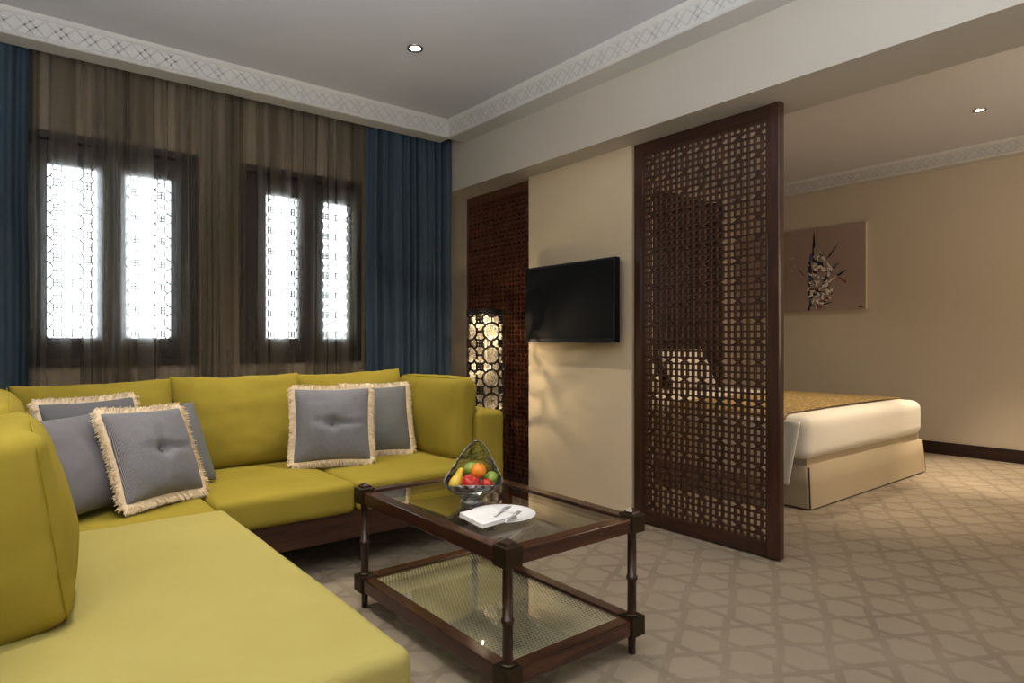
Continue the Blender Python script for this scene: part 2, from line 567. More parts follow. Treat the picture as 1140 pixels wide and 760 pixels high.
mb = MB(); mb.box(XL - .2, XR + .2, YBK - .2, 5.0, -.1, 0); struct(mb.build('floor', 'carpet'))
mb = MB(); mb.box(XL - .2, XB0 + .02, YBK - .2, 5.0, ZC, ZC + .1); struct(mb.build('ceiling', 'ceiling'))
mb = MB(); mb.box(XB1 - .02, XR + .2, YBK - .2, 5.0, ZC2, ZC2 + .1); struct(mb.build('ceiling', 'ceiling'))
mb = MB(); mb.box(XL - .2, XL, YBK - .2, 5.0, 0, ZC); struct(mb.build('wall_left', 'wall'))
mb = MB(); mb.box(XL - .2, XR + .2, YBK - .2, YBK, 0, ZC2); struct(mb.build('wall_back', 'wall'))
mb = MB(); mb.box(XR, XR + .2, YBK - .2, 5.0, 0, ZC2); struct(mb.build('wall_right', 'wall_bed'))
mb = MB(); mb.box(XB0, XB1, YBK, YW + .2, ZB, ZC2 + .1); struct(mb.build('wall_beam', 'beam'))
mb = MB(); mb.box(3.15, XB1 - .02, 2.70, 3.72, 0, ZB); struct(mb.build('wall_television', 'wall'))
mb = MB(); mb.box(3.20, XB1 - .02, 4.665, YW + .2, 0, ZB); struct(mb.build('wall_return', 'wall'))
mb = MB(); mb.box(XB1 - .02, XR, YW + .02, YW + .22, 0, ZC2); struct(mb.build('wall_bedroom', 'wall_bed'))
# window wall with two openings
WIN = [(.13, 1.03), (1.294, 2.196)]
WZ0, WZ1 = 1.0, 2.385
mb = MB()
xs = [XL, WIN[0][0], WIN[0][1], WIN[1][0], WIN[1][1], XB1]
for i in range(5):
    if i in (1, 3):
        mb.box(xs[i], xs[i + 1], YW, YW + .2, 0, WZ0); mb.box(xs[i], xs[i + 1], YW, YW + .2, WZ1, ZC)
    else:
        mb.box(xs[i], xs[i + 1], YW, YW + .2, 0, ZC)
struct(mb.build('wall_window', 'wall_win'))
mb = MB(); mb.cbox(XR - .022, XR, YBK, YW, 0, .125, .004); struct(mb.build('baseboard_right', 'base_wood'))
mb = MB(); mb.cbox(3.45, XR - .025, YW, YW + .02, 0, .125, .004); struct(mb.build('baseboard_bedroom', 'base_wood'))

def crown(name, axis, a0, a1, wallc, facec, z0, z1):
    """cove with a flat band carrying raised double-diagonal strips, darkened in place of groove shadow"""
    s = 1 if facec < wallc else -1
    mb = MB()
    prof = [(wallc, z0), (facec + s * .012, z0), (facec + s * .006, z0 + .004), (facec, z0 + .010), (facec, z0 + .016), (facec + s * .008, z0 + .022),
            (facec + s * .008, z1 - .026), (facec, z1 - .020), (facec - s * .006, z1 - .012), (facec - s * .012, z1), (wallc, z1)]
    mb.prism(prof, 'Y' if axis == 'Y' else 'X', a0, a1)
    o = struct(mb.build(name, 'crown'))
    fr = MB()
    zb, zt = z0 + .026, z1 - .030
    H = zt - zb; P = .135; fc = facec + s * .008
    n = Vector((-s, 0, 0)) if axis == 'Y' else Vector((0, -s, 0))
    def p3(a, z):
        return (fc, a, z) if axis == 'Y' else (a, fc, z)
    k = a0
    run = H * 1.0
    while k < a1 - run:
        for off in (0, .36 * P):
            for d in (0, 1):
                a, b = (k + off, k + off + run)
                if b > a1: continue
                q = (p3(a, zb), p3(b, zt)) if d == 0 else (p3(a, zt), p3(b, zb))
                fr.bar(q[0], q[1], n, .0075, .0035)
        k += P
    fr.build('groove_shade_strips', 'crown_shade_line', o)
    return o
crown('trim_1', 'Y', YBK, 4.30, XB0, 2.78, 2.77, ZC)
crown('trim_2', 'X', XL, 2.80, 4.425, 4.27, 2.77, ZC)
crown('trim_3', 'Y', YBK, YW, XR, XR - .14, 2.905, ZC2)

# ------------------------------------------------------------------ lattice patterns
def strap_tile_bars(W, H, P, off=(0, 0)):
    """octagon and small-square strapwork segments over a W x H panel"""
    segs = []
    nx, ny = int(math.ceil(W / P)) + 1, int(math.ceil(H / P)) + 1
    q = .13 * P; o = .36 * P; c = .15 * P
    for i in range(-1, nx + 1):
        for j in range(-1, ny + 1):
            x, y = i * P + off[0], j * P + off[1]
            # small square at the tile corner with crossing lines
            segs += [((x - q, y - q), (x + q, y - q)), ((x + q, y - q), (x + q, y + q)), ((x + q, y + q), (x - q, y + q)), ((x - q, y + q), (x - q, y - q))]
            segs += [((x - P / 2 + o, y), (x + P / 2 - o, y)), ((x, y - P / 2 + o), (x, y + P / 2 - o))]
            # ring of eight around the tile centre
            X, Y = x + P / 2, y + P / 2
            ring = [(X - c, Y - o), (X + c, Y - o), (X + o, Y - c), (X + o, Y + c), (X + c, Y + o), (X - c, Y + o), (X - o, Y + c), (X - o, Y - c)]
            segs += [(ring[k], ring[(k + 1) % 8]) for k in range(8)]
            h = (c + o) / 2
            segs += [((x + q, y + q), (X - h, Y - h)), ((x + P - q, y + q), (X + h, Y - h)), ((x + q, y + P - q), (X - h, Y + h)), ((x + P - q, y + P - q), (X + h, Y + h))]
            segs += [((X, Y - o), (X, Y - P / 2)), ((X, Y + o), (X, Y + P / 2)), ((X - o, Y), (X - P / 2, Y)), ((X + o, Y), (X + P / 2, Y))]
    out = []
    for a, b in segs:                       # clip to the panel
        t0, t1 = 0.0, 1.0; ok = True
        for k, lim in ((0, W), (1, H)):
            d = b[k] - a[k]
            for e, sg in ((0, -1), (lim, 1)):
                num = (e - a[k]) * sg; den = d * sg
                if abs(den) < 1e-12:
                    if num < 0: ok = False
                elif den > 0: t1 = min(t1, num / den)
                else: t0 = max(t0, num / den)
        if ok and t1 - t0 > 1e-4:
            out.append(((a[0] + (b[0] - a[0]) * t0, a[1] + (b[1] - a[1]) * t0), (a[0] + (b[0] - a[0]) * t1, a[1] + (b[1] - a[1]) * t1)))
    seen, res = set(), []
    for a, b in out:
        k = tuple(sorted(((round(a[0], 4), round(a[1], 4)), (round(b[0], 4), round(b[1], 4)))))
        if k not in seen:
            seen.add(k); res.append((a, b))
    return res

def grid_fret(mb, p3, n, W, H, cols, rows, w, d):
    """square fret; every third row swaps two uprights for a crossing pair of diagonals"""
    px, py = W / cols, H / rows
    for j in range(rows + 1):
        mb.bar(p3(0, j * py), p3(W, j * py), n, w * .9, d * .8)
    for j in range(rows):
        z0, z1 = j * py, (j + 1) * py
        special = j % 3 == 1
        for i in range(cols + 1):
            if special and i % 3 != 0: continue
            mb.bar(p3(i * px, z0), p3(i * px, z1), n, w, d * .98)
        if special:
            for i in range(0, cols, 3):
                if i + 2 <= cols:
                    a, b = (i + 1) * px, (i + 2) * px
                    mb.bar(p3(a - px * .25, z0), p3(b + px * .25, z1), n, w * .9, d * .9)
                    mb.bar(p3(b + px * .25, z0), p3(a - px * .25, z1), n, w * .9, d * .88)

# ------------------------------------------------------------------ windows
def make_window(idx, x0, x1, casements):
    fr = MB()
    yf0, yf1 = YW - .015, YW + .14
    fw = .045
    fr.cbox(x0, x0 + fw, yf0, yf1, WZ0, WZ1, .004); fr.cbox(x1 - fw, x1, yf0, yf1, WZ0, WZ1, .004)
    fr.cbox(x0 + fw, x1 - fw, yf0, yf1, WZ0, WZ0 + fw, .004); fr.cbox(x0 + fw, x1 - fw, yf0, yf1, WZ1 - fw, WZ1, .004)
    root = struct(fr.build('window_%d' % idx, 'win_wood'))
    for (cx0, cx1, px0, px1) in casements:
        c = MB(); y0, y1 = YW + .035, YW + .085
        z0, z1 = WZ0 + fw, WZ1 - fw; pz0, pz1 = 1.172, 2.206
        c.cbox(cx0, px0, y0, y1, z0, z1, .004); c.cbox(px1, cx1, y0, y1, z0, z1, .004)
        c.cbox(px0, px1, y0, y1, z0, pz0, .004); c.cbox(px0, px1, y0, y1, pz1, z1, .004)
        co = c.build('casement', 'win_wood', root)
        W, H = px1 - px0, pz1 - pz0
        la = MB()
        for a, b in strap_tile_bars(W, H, .15, (W / 2 - .15 * round(W / 2 / .15) + .075, .03)):
            la.bar((px0 + a[0], YW + .06, pz0 + a[1]), (px0 + b[0], YW + .06, pz0 + b[1]), (0, 1, 0), .0065, .012)
        la.build('window_lattice', 'win_lattice', co)
        g = MB(); g.box(px0, px1, YW + .074, YW + .078, pz0, pz1); g.build('pane', 'pane', co)
    return root
make_window(1, *WIN[0], [(.176, .542, .217, .468), (.544, .984, .616, .876)])
make_window(2, *WIN[1], [(1.34, 1.809, 1.483, 1.718), (1.811, 2.150, 1.903, 2.122)])

# ------------------------------------------------------------------ curtains
def pleats(name, x0, x1, y, z0, z1, amp, period, mat, seed, label, cat, group, flare=0, nz=14, h2=.35):
    rnd = random.Random(seed)
    n = int((x1 - x0) / period * 12) + 2
    ph = rnd.random() * 6; mb = MB(); V = []; Fc = []
    w1 = [rnd.uniform(.75, 1.3) for _ in range(6)]
    def warp(x):
        return x + .25 * period * math.sin(x * 9.1 + ph) + .18 * period * math.sin(x * 23.7 + 2 * ph)
    for j in range(nz + 1):
        t = j / nz; z = z1 + (z0 - z1) * t
        for i in range(n + 1):
            x = x0 + (x1 - x0) * i / n
            a = amp * (.75 + .25 * t) * (.95 + .5 * noise.noise(Vector((x * 5, seed, 0))))
            yy = a * math.sin(2 * math.pi * warp(x) / period + ph + .5 * math.sin(t * 2 + x * 3))
            yy += h2 * amp * math.sin(2 * math.pi * warp(x) / period * 2.3 + 1.3 * ph)
            yy += .012 * noise.noise(Vector((x * 3, z * .8, seed)))
            xx = x + .010 * noise.noise(Vector((x * 8, z * 1.2, seed + 5))) + flare * t * (x - (x0 + x1) / 2)
            V.append((xx, y + yy, z))
    for j in range(nz):
        for i in range(n):
            a = j * (n + 1) + i
            Fc.append((a, a + 1, a + n + 2, a + n + 1))
    mb.add(V, Fc, 0, True)
    o = mb.build(name, mat); rebase(o, ((x0 + x1) / 2, y, z0))
    return tag(o, label, cat, group)
pleats('drape', -.62, .125, 4.478, .015, 2.90, .036, .092, 'drape', 3, 'dark blue pleated drape hanging left of the windows, cut by the picture edge', 'curtain', 'blue drapes')
pleats('drape', 2.19, 2.94, 4.480, .015, 2.90, .036, .088, 'drape', 8, 'dark blue pleated drape hanging between right window and tall lattice panel', 'curtain', 'blue drapes')
pleats('sheer_curtain', -.02, .63, 4.562, .02, 2.90, .030, .105, 'sheer', 21, 'brown sheer curtain over the left pane of the left window, beside blue drape', 'curtain', 'sheer curtains', nz=10, h2=.16)
pleats('sheer_curtain', .60, 1.26, 4.565, .02, 2.90, .030, .098, 'sheer', 34, 'middle brown sheer curtain, over right pane of left window and wall between windows', 'curtain', 'sheer curtains', nz=10, h2=.16)
pleats('sheer_curtain', 1.235, 2.26, 4.562, .02, 2.90, .030, .102, 'sheer', 47, 'brown sheer curtain over the right window, next to right blue drape', 'curtain', 'sheer curtains', nz=10, h2=.16)
pleats('drape', 4.55, 6.95, 4.53, .015, 2.84, .030, .11, 'drape_bed', 60, 'dark brown bedroom drape behind the bed, seen through sliding lattice screen', 'curtain', None)

# ------------------------------------------------------------------ lattice screens
def flat_screen(name, label, x, dx, y0, y1, z0, z1, stile, rail, cols, rows, mats, back=None):
    root = thing(name, label, 'screen', (x, (y0 + y1) / 2, z0))
    for a, b in ((y0, y0 + stile), (y1 - stile, y1)):
        m = MB(); m.cbox(x - dx / 2, x + dx / 2, a, b, z0, z1, .007); m.build('stile', mats[0], root)
    for a, b in ((z0, z0 + rail), (z1 - rail, z1)):
        m = MB(); m.cbox(x - dx / 2 + .002, x + dx / 2 - .002, y0 + stile, y1 - stile, a, b, .006); m.build('rail', mats[1], root)
    m = MB(); s, r = stile, rail
    grid_fret(m, lambda a, b: (x, y0 + s + a, z0 + r + b), (1, 0, 0), y1 - y0 - 2 * s, z1 - z0 - 2 * r, cols, rows, .0118, .020)
    m.build('lattice', mats[2], root)
    m = MB(); b = .008
    for a0, a1 in ((y0 + s, y0 + s + b), (y1 - s - b, y1 - s)):
        m.box(x - dx / 2 + .006, x + dx / 2 - .006, a0, a1, z0 + r, z1 - r)
    for a0, a1 in ((z0 + r, z0 + r + b), (z1 - r - b, z1 - r)):
        m.box(x - dx / 2 + .006, x + dx / 2 - .006, y0 + s, y1 - s, a0, a1)
    m.build('inner_bead', mats[0], root)
    if back:
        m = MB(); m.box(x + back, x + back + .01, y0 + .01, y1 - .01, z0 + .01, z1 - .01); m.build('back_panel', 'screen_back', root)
    return root
flat_screen('lattice_screen', 'tall dark wood sliding lattice screen hanging beside the bed, right of television wall', 3.185, .05, 1.715, 2.69, .008, ZB, .072, .072, 21, 60, ('screen', 'screen_h', 'screen'))
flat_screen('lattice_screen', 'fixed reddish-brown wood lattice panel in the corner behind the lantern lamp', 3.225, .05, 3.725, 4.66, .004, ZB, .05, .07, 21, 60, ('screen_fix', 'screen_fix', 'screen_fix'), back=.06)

# ------------------------------------------------------------------ television
tv = thing('television', 'black flat-screen television mounted on the beige wall between lattice screens', 'television', (3.06, 3.186, 1.14))
ty0, ty1, tz0, tz1 = 2.742, 3.632, 1.142, 1.690
m = MB()
bz = .016
m.cbox(3.040, 3.085, ty0, ty1, tz0, tz1, .006)
m.build('bezel', 'black', tv)
m = MB(); m.box(3.0385, 3.0405, ty0 + bz, ty1 - bz, tz0 + .028, tz1 - bz); m.build('display', 'tv', tv)
m = MB(); m.cbox(3.0365, 3.0405, ty0 + .004, ty0 + .013, tz0 + .004, tz1 - .004, .0015); m.build('edge_strip', 'tvside', tv)
m = MB(); m.cbox(3.085, 3.110, ty0 + .06, ty1 - .06, tz0 + .05, tz1 - .08, .008); m.build('rear_housing', 'black', tv)
m = MB(); m.cbox(3.108, 3.149, 3.0, 3.36, 1.30, 1.52, .004); m.build('wall_bracket', 'black', tv)

# ------------------------------------------------------------------ painting on the bedroom wall
def make_painting():
    y0, y1, z0, z1 = 3.047, 4.55, 1.51, 2.475
    root = thing('painting', 'unframed abstract canvas with exploding shards on taupe, on the bedroom wall', 'painting', (XR, (y0 + y1) / 2, z0))
    x = XR - .045
    m = MB(); m.box(x, XR - .002, y0, y1, z0, z1)
    m.mi = [7] * len(m.mi); m.mi[0] = 6
    rnd = random.Random(5)
    mats = ['p_white', 'p_navy', 'p_black', 'p_rust', 'p_grey', 'p_blue', 'canvas', 'canvas_edge']
    cy, layer = 3.60, [0]
    def poly(pts, mi):
        layer[0] += 1
        xx = x - .0006 - layer[0] * .00002
        m.add([(xx, a, b) for a, b in pts], [tuple(range(len(pts)))], mi)
    def shard(a, b, ang, L, w, mi):
        c, s = math.cos(ang), math.sin(ang)
        if L > .13: pts = [(-.5 * L, -.45 * w), (-.3 * L, .5 * w), (.5 * L, .05 * w), (.1 * L, -.4 * w)]
        else: pts = [(-.5 * L, -.5 * w * rnd.uniform(.4, 1.2)), (-.42 * L, .5 * w), (.5 * L * rnd.uniform(.5, 1), .5 * w * rnd.uniform(.4, 1.3)), (.5 * L, -.5 * w * rnd.uniform(-.3, 1))]
        poly([(a + p * c - q * s, b + p * s + q * c) for p, q in pts], mi)
    # larger y is further left in the picture
    shard(cy + .02, 2.34, R(90), .24, .03, 2); shard(cy + .03, 2.18, R(88), .30, .03, 1)
    for z in range(14):                                       # dark spine on the left of the figure
        shard(cy + .075 + rnd.uniform(-.015, .015), 1.56 + z * .045, R(90 + rnd.uniform(-20, 20)), .10, .035, rnd.choice((1, 2, 1, 5)))
    for k in range(150):                                       # pale and coloured fragments
        t = rnd.random(); z = 1.54 + .62 * t
        half = .05 + .10 * math.sin(math.pi * min(1, t * 1.05))
        shard(cy - .02 + rnd.uniform(-half * 1.3, half * .7), z, rnd.uniform(0, 3.1), rnd.uniform(.025, .075), rnd.uniform(.014, .034), rnd.choice((0, 0, 0, 0, 4, 2, 1, 3, 5, 0, 4, 0)))
    for a, b, g, L, w, mi in ((cy - .20, 2.19, 128, .24, .018, 2), (cy - .20, 2.0, 130, .16, .014, 1), (cy - .24, 2.02, 135, .14, .012, 1), (cy - .16, 1.84, 142, .26, .025, 0),
                              (cy - .30, 1.93, 150, .14, .03, 1), (cy - .30, 1.85, 35, .12, .02, 3), (cy + .17, 1.97, 50, .12, .014, 3), (cy - .10, 1.63, 160, .14, .022, 3),
                              (cy - .14, 1.59, 165, .15, .018, 1), (cy - .16, 2.02, 60, .15, .03, 0), (cy - .02, 2.08, 30, .2, .04, 1)):
        shard(a, b, R(g), L, w, mi)
    for k in range(22):
        shard(cy + rnd.choice((.25, .3, -.1, .2)) + rnd.uniform(-.12, .12), rnd.uniform(1.75, 2.2), rnd.uniform(0, 3), .03, .008, rnd.choice((0, 4)))
    shard(3.10, 1.532, 0, .05, .015, 2)
    m.build('canvas', mats, root)
make_painting()

# ------------------------------------------------------------------ downlights
def downlight(loc, label):
    root = thing('downlight', label, 'light', loc, group='recessed ceiling downlights')
    m = MB(); z = loc[2]
    m.lathe([(.030, .010), (.033, -.001), (.036, -.006), (.046, -.007), (.050, -.003), (.050, .001)], loc, 28); m.build('trim_ring', 'chrome', root)
    m = MB(); m.lathe([(.0005, -.0015), (.018, -.0018), (.031, -.001)], loc, 24); m.build('lamp_lens', 'lens', root)
downlight((1.943, 3.35, ZC), 'small round recessed downlight in the living room ceiling above the sofa')
downlight((6.27, 1.68, ZC2), 'small round recessed downlight in the bedroom ceiling near the bed foot')

# ------------------------------------------------------------------ sofa
SEAT = .45
sofa = thing('sectional_sofa', 'L-shaped olive yellow velvet sectional sofa under the windows', 'sofa', (.9, 2.9, 0))
def part_cushion(name, c, size, r, bulge, mat=None, mt='velvet', wr=.004, seed=0, n=8):
    m = MB(); soft_box(m, c, size, r, bulge, n, 0, mat, wr, seed)
    return m.build(name, mt, sofa)
def bounds_c(x0, x1, y0, y1, z0, z1):
    return ((x0 + x1) / 2, (y0 + y1) / 2, (z0 + z1) / 2), (x1 - x0, y1 - y0, z1 - z0)
# wooden plinth, upholstered rails, feet
m = MB(); m.cbox(.70, 2.43, 3.02, 4.20, .155, .30, .006); m.build('plinth', 'sofa_wood', sofa)
m = MB(); m.cbox(-.30, .70, 1.34, 4.20, .155, .235, .006); m.build('plinth', 'sofa_wood', sofa)
for fx, fy in ((2.34, 3.12), (1.5, 3.12), (.62, 1.45), (-.2, 1.45), (2.34, 4.1), (-.2, 4.1)):
    m = MB(); m.lathe([(.0, 0), (.022, 0), (.030, .15), (.030, .158), (0, .158)], (fx, fy, 0), 16); m.build('foot', 'sofa_wood', sofa)
# back frames and arm
c, s = bounds_c(-.34, -.12, 1.5, 4.24, .16, .80); part_cushion('back_frame', c, s, .05, (0, 0, .01), wr=0)
c, s = bounds_c(-.12, 2.44, 4.06, 4.26, .16, .80); part_cushion('back_frame', c, s, .05, (0, 0, .01), wr=0)
c, s = bounds_c(2.25, 2.445, 3.115, 4.06, .16, .725); part_cushion('arm', c, s, .035, (.008, .006, .012), wr=.002)
# seat cushions
def seat_cushion(x0, x1, y0, y1, z0, z1, bul, mt, seed, pipe=True, corner=.06):
    c, s = bounds_c(x0, x1, y0, y1, z0, z1)
    o = part_cushion('seat_cushion', c, s, .034, bul, None, mt, .003, seed, 12)
    if pipe:
        for zz in (z0 + .045,):
            m = MB(); pts = [p + Vector((c[0], c[1], zz)) for p in loop_pts(s[0] / 2 - .001, s[1] / 2 - .001, 0, corner)]
            m.tube(pts, .0035, 6, closed=True); m.build('piping', 'piping', o)
    return o
seat_cushion(-.12, .745, 1.285, 2.868, .235, SEAT - .004, (.004, .01, .012), 'velvet_lit', 1)
seat_cushion(-.12, .728, 2.872, 4.05, .29, SEAT - .012, (0, .0, .012), 'velvet', 2, False)
seat_cushion(.732, 1.398, 2.985, 4.05, .29, SEAT - .008, (.0, .004, .014), 'velvet', 3)
seat_cushion(1.402, 2.245, 2.985, 4.05, .29, SEAT - .008, (.0, .004, .014), 'velvet', 4)
# back cushions against the windows
def back_cushion(xc, w, seed, h=.50, y=3.775, roll=0, lean=13):
    """knife-edged cushion with pulled-out corners, leaning back"""
    rot = Matrix.Rotation(R(-lean), 3, 'X') @ Matrix.Rotation(R(roll), 3, 'Y')
    N = 34; m = MB(); a, hz, th = w / 2, h / 2, .105
    for sgn in (-1, 1):
        V, Fc = [], []
        for j in range(N + 1):
            for i in range(N + 1):
                u = math.sin(math.pi / 2 * (2 * i / N - 1)); v = math.sin(math.pi / 2 * (2 * j / N - 1))
                x = a * u * (1 - .03 * (1 - v * v)); z = hz * v * (1 - (.045 if v > 0 else 0) * (1 - u ** 2)) + hz
                e = max(0, (1 - abs(u) ** 2.6) * (1 - abs(v) ** 2.6))
                yy = th * e ** .40 * (1.05 - .18 * v)
                nz = min(1, e * 4)
                yy += nz * (.014 * noise.noise(Vector((u * 1.8, v * 1.8, seed))) + .007 * noise.noise(Vector((u * 5, v * 4, seed + 3))))
                z += .008 * noise.noise(Vector((u * 2.5, seed, 0))) * max(0, v)
                V.append(rot @ Vector((x, sgn * yy, z)) + Vector((xc, y, .440)))
        for j in range(N):
            for i in range(N):
                q = j * (N + 1) + i; Fc.append((q, q + 1, q + N + 2, q + N + 1))
        m.add(V, Fc, 0, True)
    o = m.build('back_cushion', 'velvet', sofa)
    bm = bmesh.new(); bm.from_mesh(o.data); bmesh.ops.remove_doubles(bm, verts=bm.verts, dist=.0004); bmesh.ops.recalc_face_normals(bm, faces=bm.faces); bm.to_mesh(o.data); bm.free()
    return o
back_cushion(.395, .70, 11, .515, roll=-1.4); back_cushion(1.080, .715, 12, .530, roll=-.3); back_cushion(1.785, .72, 13, .530, roll=-1.6)
# box cushions on the left and against the arm
def box_cushion(c, size, rot, seed, bul=(.03, .02, .02), r=.05):
    o = part_cushion('back_cushion', c, size, r, bul, rot, 'velvet', .010, seed, 12)
    for sx in (-1, 1):
        m = MB()
        pts = [rot @ Vector((sx * (size[0] / 2 - r * .35), p.x, p.y)) + Vector(c) for p in loop_pts(size[1] / 2 + bul[1] * .1 - .004, size[2] / 2 - .004, 0, r * 1.3)]
        m.tube(pts, .0022, 6, closed=True); m.build('piping', 'piping', o)
    return o
box_cushion((.005, 2.195, .445 + .24), (.22, .66, .485), Matrix.Rotation(R(-8), 3, 'Y'), 21, (.045, .02, .014))
box_cushion((-.03, 3.03, .445 + .25), (.22, .97, .50), Matrix.Rotation(R(-9), 3, 'Y'), 22, (.045, .02, .018))
box_cushion((2.180, 3.53, .445 + .237), (.155, .70, .485), Matrix.Rotation(R(3), 3, 'Z') @ Matrix.Rotation(R(6), 3, 'Y'), 23, (.035, .02, .014))

# ------------------------------------------------------------------ throw pillows
def throw_pillow(label, loc, yaw, lean, mat, size=.42, thick=.075, fringe=False, button=False, roll=0, seed=0, name='throw_pillow', grp='throw pillows on the sofa', fl=.034, squash=1.0, cat='pillow', hgt=None):
    root = thing(name, label, cat, loc, (R(-lean), R(roll), R(yaw)), grp)
    a = size / 2; hz = (hgt or size) / 2
    N = 36; rnd = random.Random(seed)
    def shape(u, v, sgn):
        k = .055
        x = a * u * (1 - k * (1 - v * v)); z = hz * v * (1 - k * (1 - u * u))
        e = max(0, (1 - u ** 2) * (1 - v ** 2))
        y = thick * (e ** .42) * (1 if sgn < 0 else .8)
        if button and sgn < 0:
            r = math.hypot(u, v)
            y -= thick * .55 * math.exp(-(r / .15) ** 2)
            th = math.atan2(v, u)
            y -= thick * .17 * (max(0, math.cos(4 * th + .5)) ** 6) * math.exp(-((r - .32) / .22) ** 2)
            y -= thick * .13 * math.exp(-(v / .035) ** 2) * (1 if u > .1 else 0) * min(1, (1 - u) * 3)
        y += .006 * noise.noise(Vector((u * 2.2, v * 2.2, seed + sgn))) * min(1, e * 4) + .003 * noise.noise(Vector((u * 7, v * 7, seed))) * min(1, e * 4)
        sag = -.02 * (1 - v) * 0
        return Vector((x, sgn * y, z + hz))
    m = MB()
    for sgn in (-1, 1):
        V = []; Fc = []
        for j in range(N + 1):
            for i in range(N + 1):
                u = math.sin(math.pi / 2 * (2 * i / N - 1)); v = math.sin(math.pi / 2 * (2 * j / N - 1))
                V.append(shape(u, v, sgn))
        for j in range(N):
            for i in range(N):
                q = j * (N + 1) + i; Fc.append((q, q + 1, q + N + 2, q + N + 1))
        m.add(V, Fc, 0, True)
    o = m.build('cover', mat, root, local=True)
    bm = bmesh.new(); bm.from_mesh(o.data); bmesh.ops.remove_doubles(bm, verts=bm.verts, dist=.0004); bmesh.ops.recalc_face_normals(bm, faces=bm.faces); bm.to_mesh(o.data); bm.free()
    if button:
        m = MB(); y = -thick * .50
        m.lathe([(0, .009), (.007, .0085), (.0115, .005), (.0125, 0), (.011, -.004), (0, -.006)], (0, 0, 0), 18)
        m.v = [(p[0], y - p[2], p[1] + hz) for p in m.v]
        m.build('button', 'grey', root, local=True)
    if fringe:
        m = MB(); per = 190
        rib = []
        def edge(t):
            sd, u = divmod(t * 4, 1); u = 2 * u - 1
            return [(u, -1), (1, u), (-u, 1), (-1, -u)][int(sd) % 4], [(0, -1), (1, 0), (0, 1), (-1, 0)][int(sd) % 4]
        for layer in range(3):
            for q in range(per * 4 // 1):
                t = (q + rnd.random()) / (per * 4)
                (u, v), nrm = edge(t)
                p = shape(u, v, -1); p.y = rnd.uniform(-.007, .007)
                d = Vector((nrm[0], 0, nrm[1])) + Vector((rnd.uniform(-.35, .35), rnd.uniform(-.45, .45), rnd.uniform(-.35, .35)))
                if abs(u) > .93 and abs(v) > .93: d += Vector((math.copysign(.6, u), 0, math.copysign(.6, v)))
                d.normalize(); L = fl * rnd.uniform(.75, 1.15)
                b = p - d * .004
                bend = Vector((0, rnd.uniform(-.006, .006), -.006))
                m.tube([b, p + d * L * .5, p + d * L + bend], [.0016, .0022, .0013], 3, caps=False, smooth=False)
        NR = 160; V = []; Fc = []
        for q in range(NR):
            (u, v), nrm = edge((q + .5) / NR)
            p = shape(u, v, -1); p.y = 0
            d = Vector((nrm[0], 0, nrm[1]))
            if abs(u) > .93 and abs(v) > .93: d += Vector((math.copysign(.6, u), 0, math.copysign(.6, v)))
            d.normalize(); L = fl * (.70 + .2 * rnd.random())
            for yy, k in ((-.006, -.1), (-.007, .5), (0, 1), (.007, .5), (.006, -.1)): V.append(p + d * L * k + Vector((0, yy, 0)))
        for q in range(NR):
            w_ = (q + 1) % NR
            for k in range(4): Fc.append((q * 5 + k, w_ * 5 + k, w_ * 5 + k + 1, q * 5 + k + 1))
        m.add(V, Fc, 0, True)
        m.build('fringe', 'fringe', root, local=True)
    return root
G1, G2 = 'throw pillows on the left of the sofa', 'throw pillows on the right of the sofa'
throw_pillow('charcoal buttoned pillow with cream fringe, front of the left group, tilted', (.562, 3.085, .478), 32, 24, 'charcoal', .40, .085, True, True, 2, 1, grp=G1)
throw_pillow('silvery blue-grey plain satin pillow leaning on the left cushion, no fringe', (.290, 3.045, .462), 40, 26, 'silver', .42, .095, False, False, 0, 2, grp=G1)
throw_pillow('grey cream-fringed pillow at the back of the left group, mostly hidden', (.385, 3.385, .478), 26, 22, 'slate', .43, .075, True, False, 0, 3, grp=G1)
throw_pillow('plain grey pillow without fringe peeking out behind the left charcoal pillow', (.665, 3.325, .458), 28, 24, 'grey', .42, .07, False, False, 0, 4, grp=G1)
throw_pillow('charcoal buttoned pillow with cream fringe, front of the right pair', (1.455, 3.42, .476), -22, 17, 'charcoal', .42, .080, True, True, 0, 5, grp=G2)
throw_pillow('plain grey pillow with cream fringe, behind the right charcoal pillow', (1.80, 3.535, .476), -12, 17, 'grey', .41, .07, True, False, 0, 6, grp=G2)

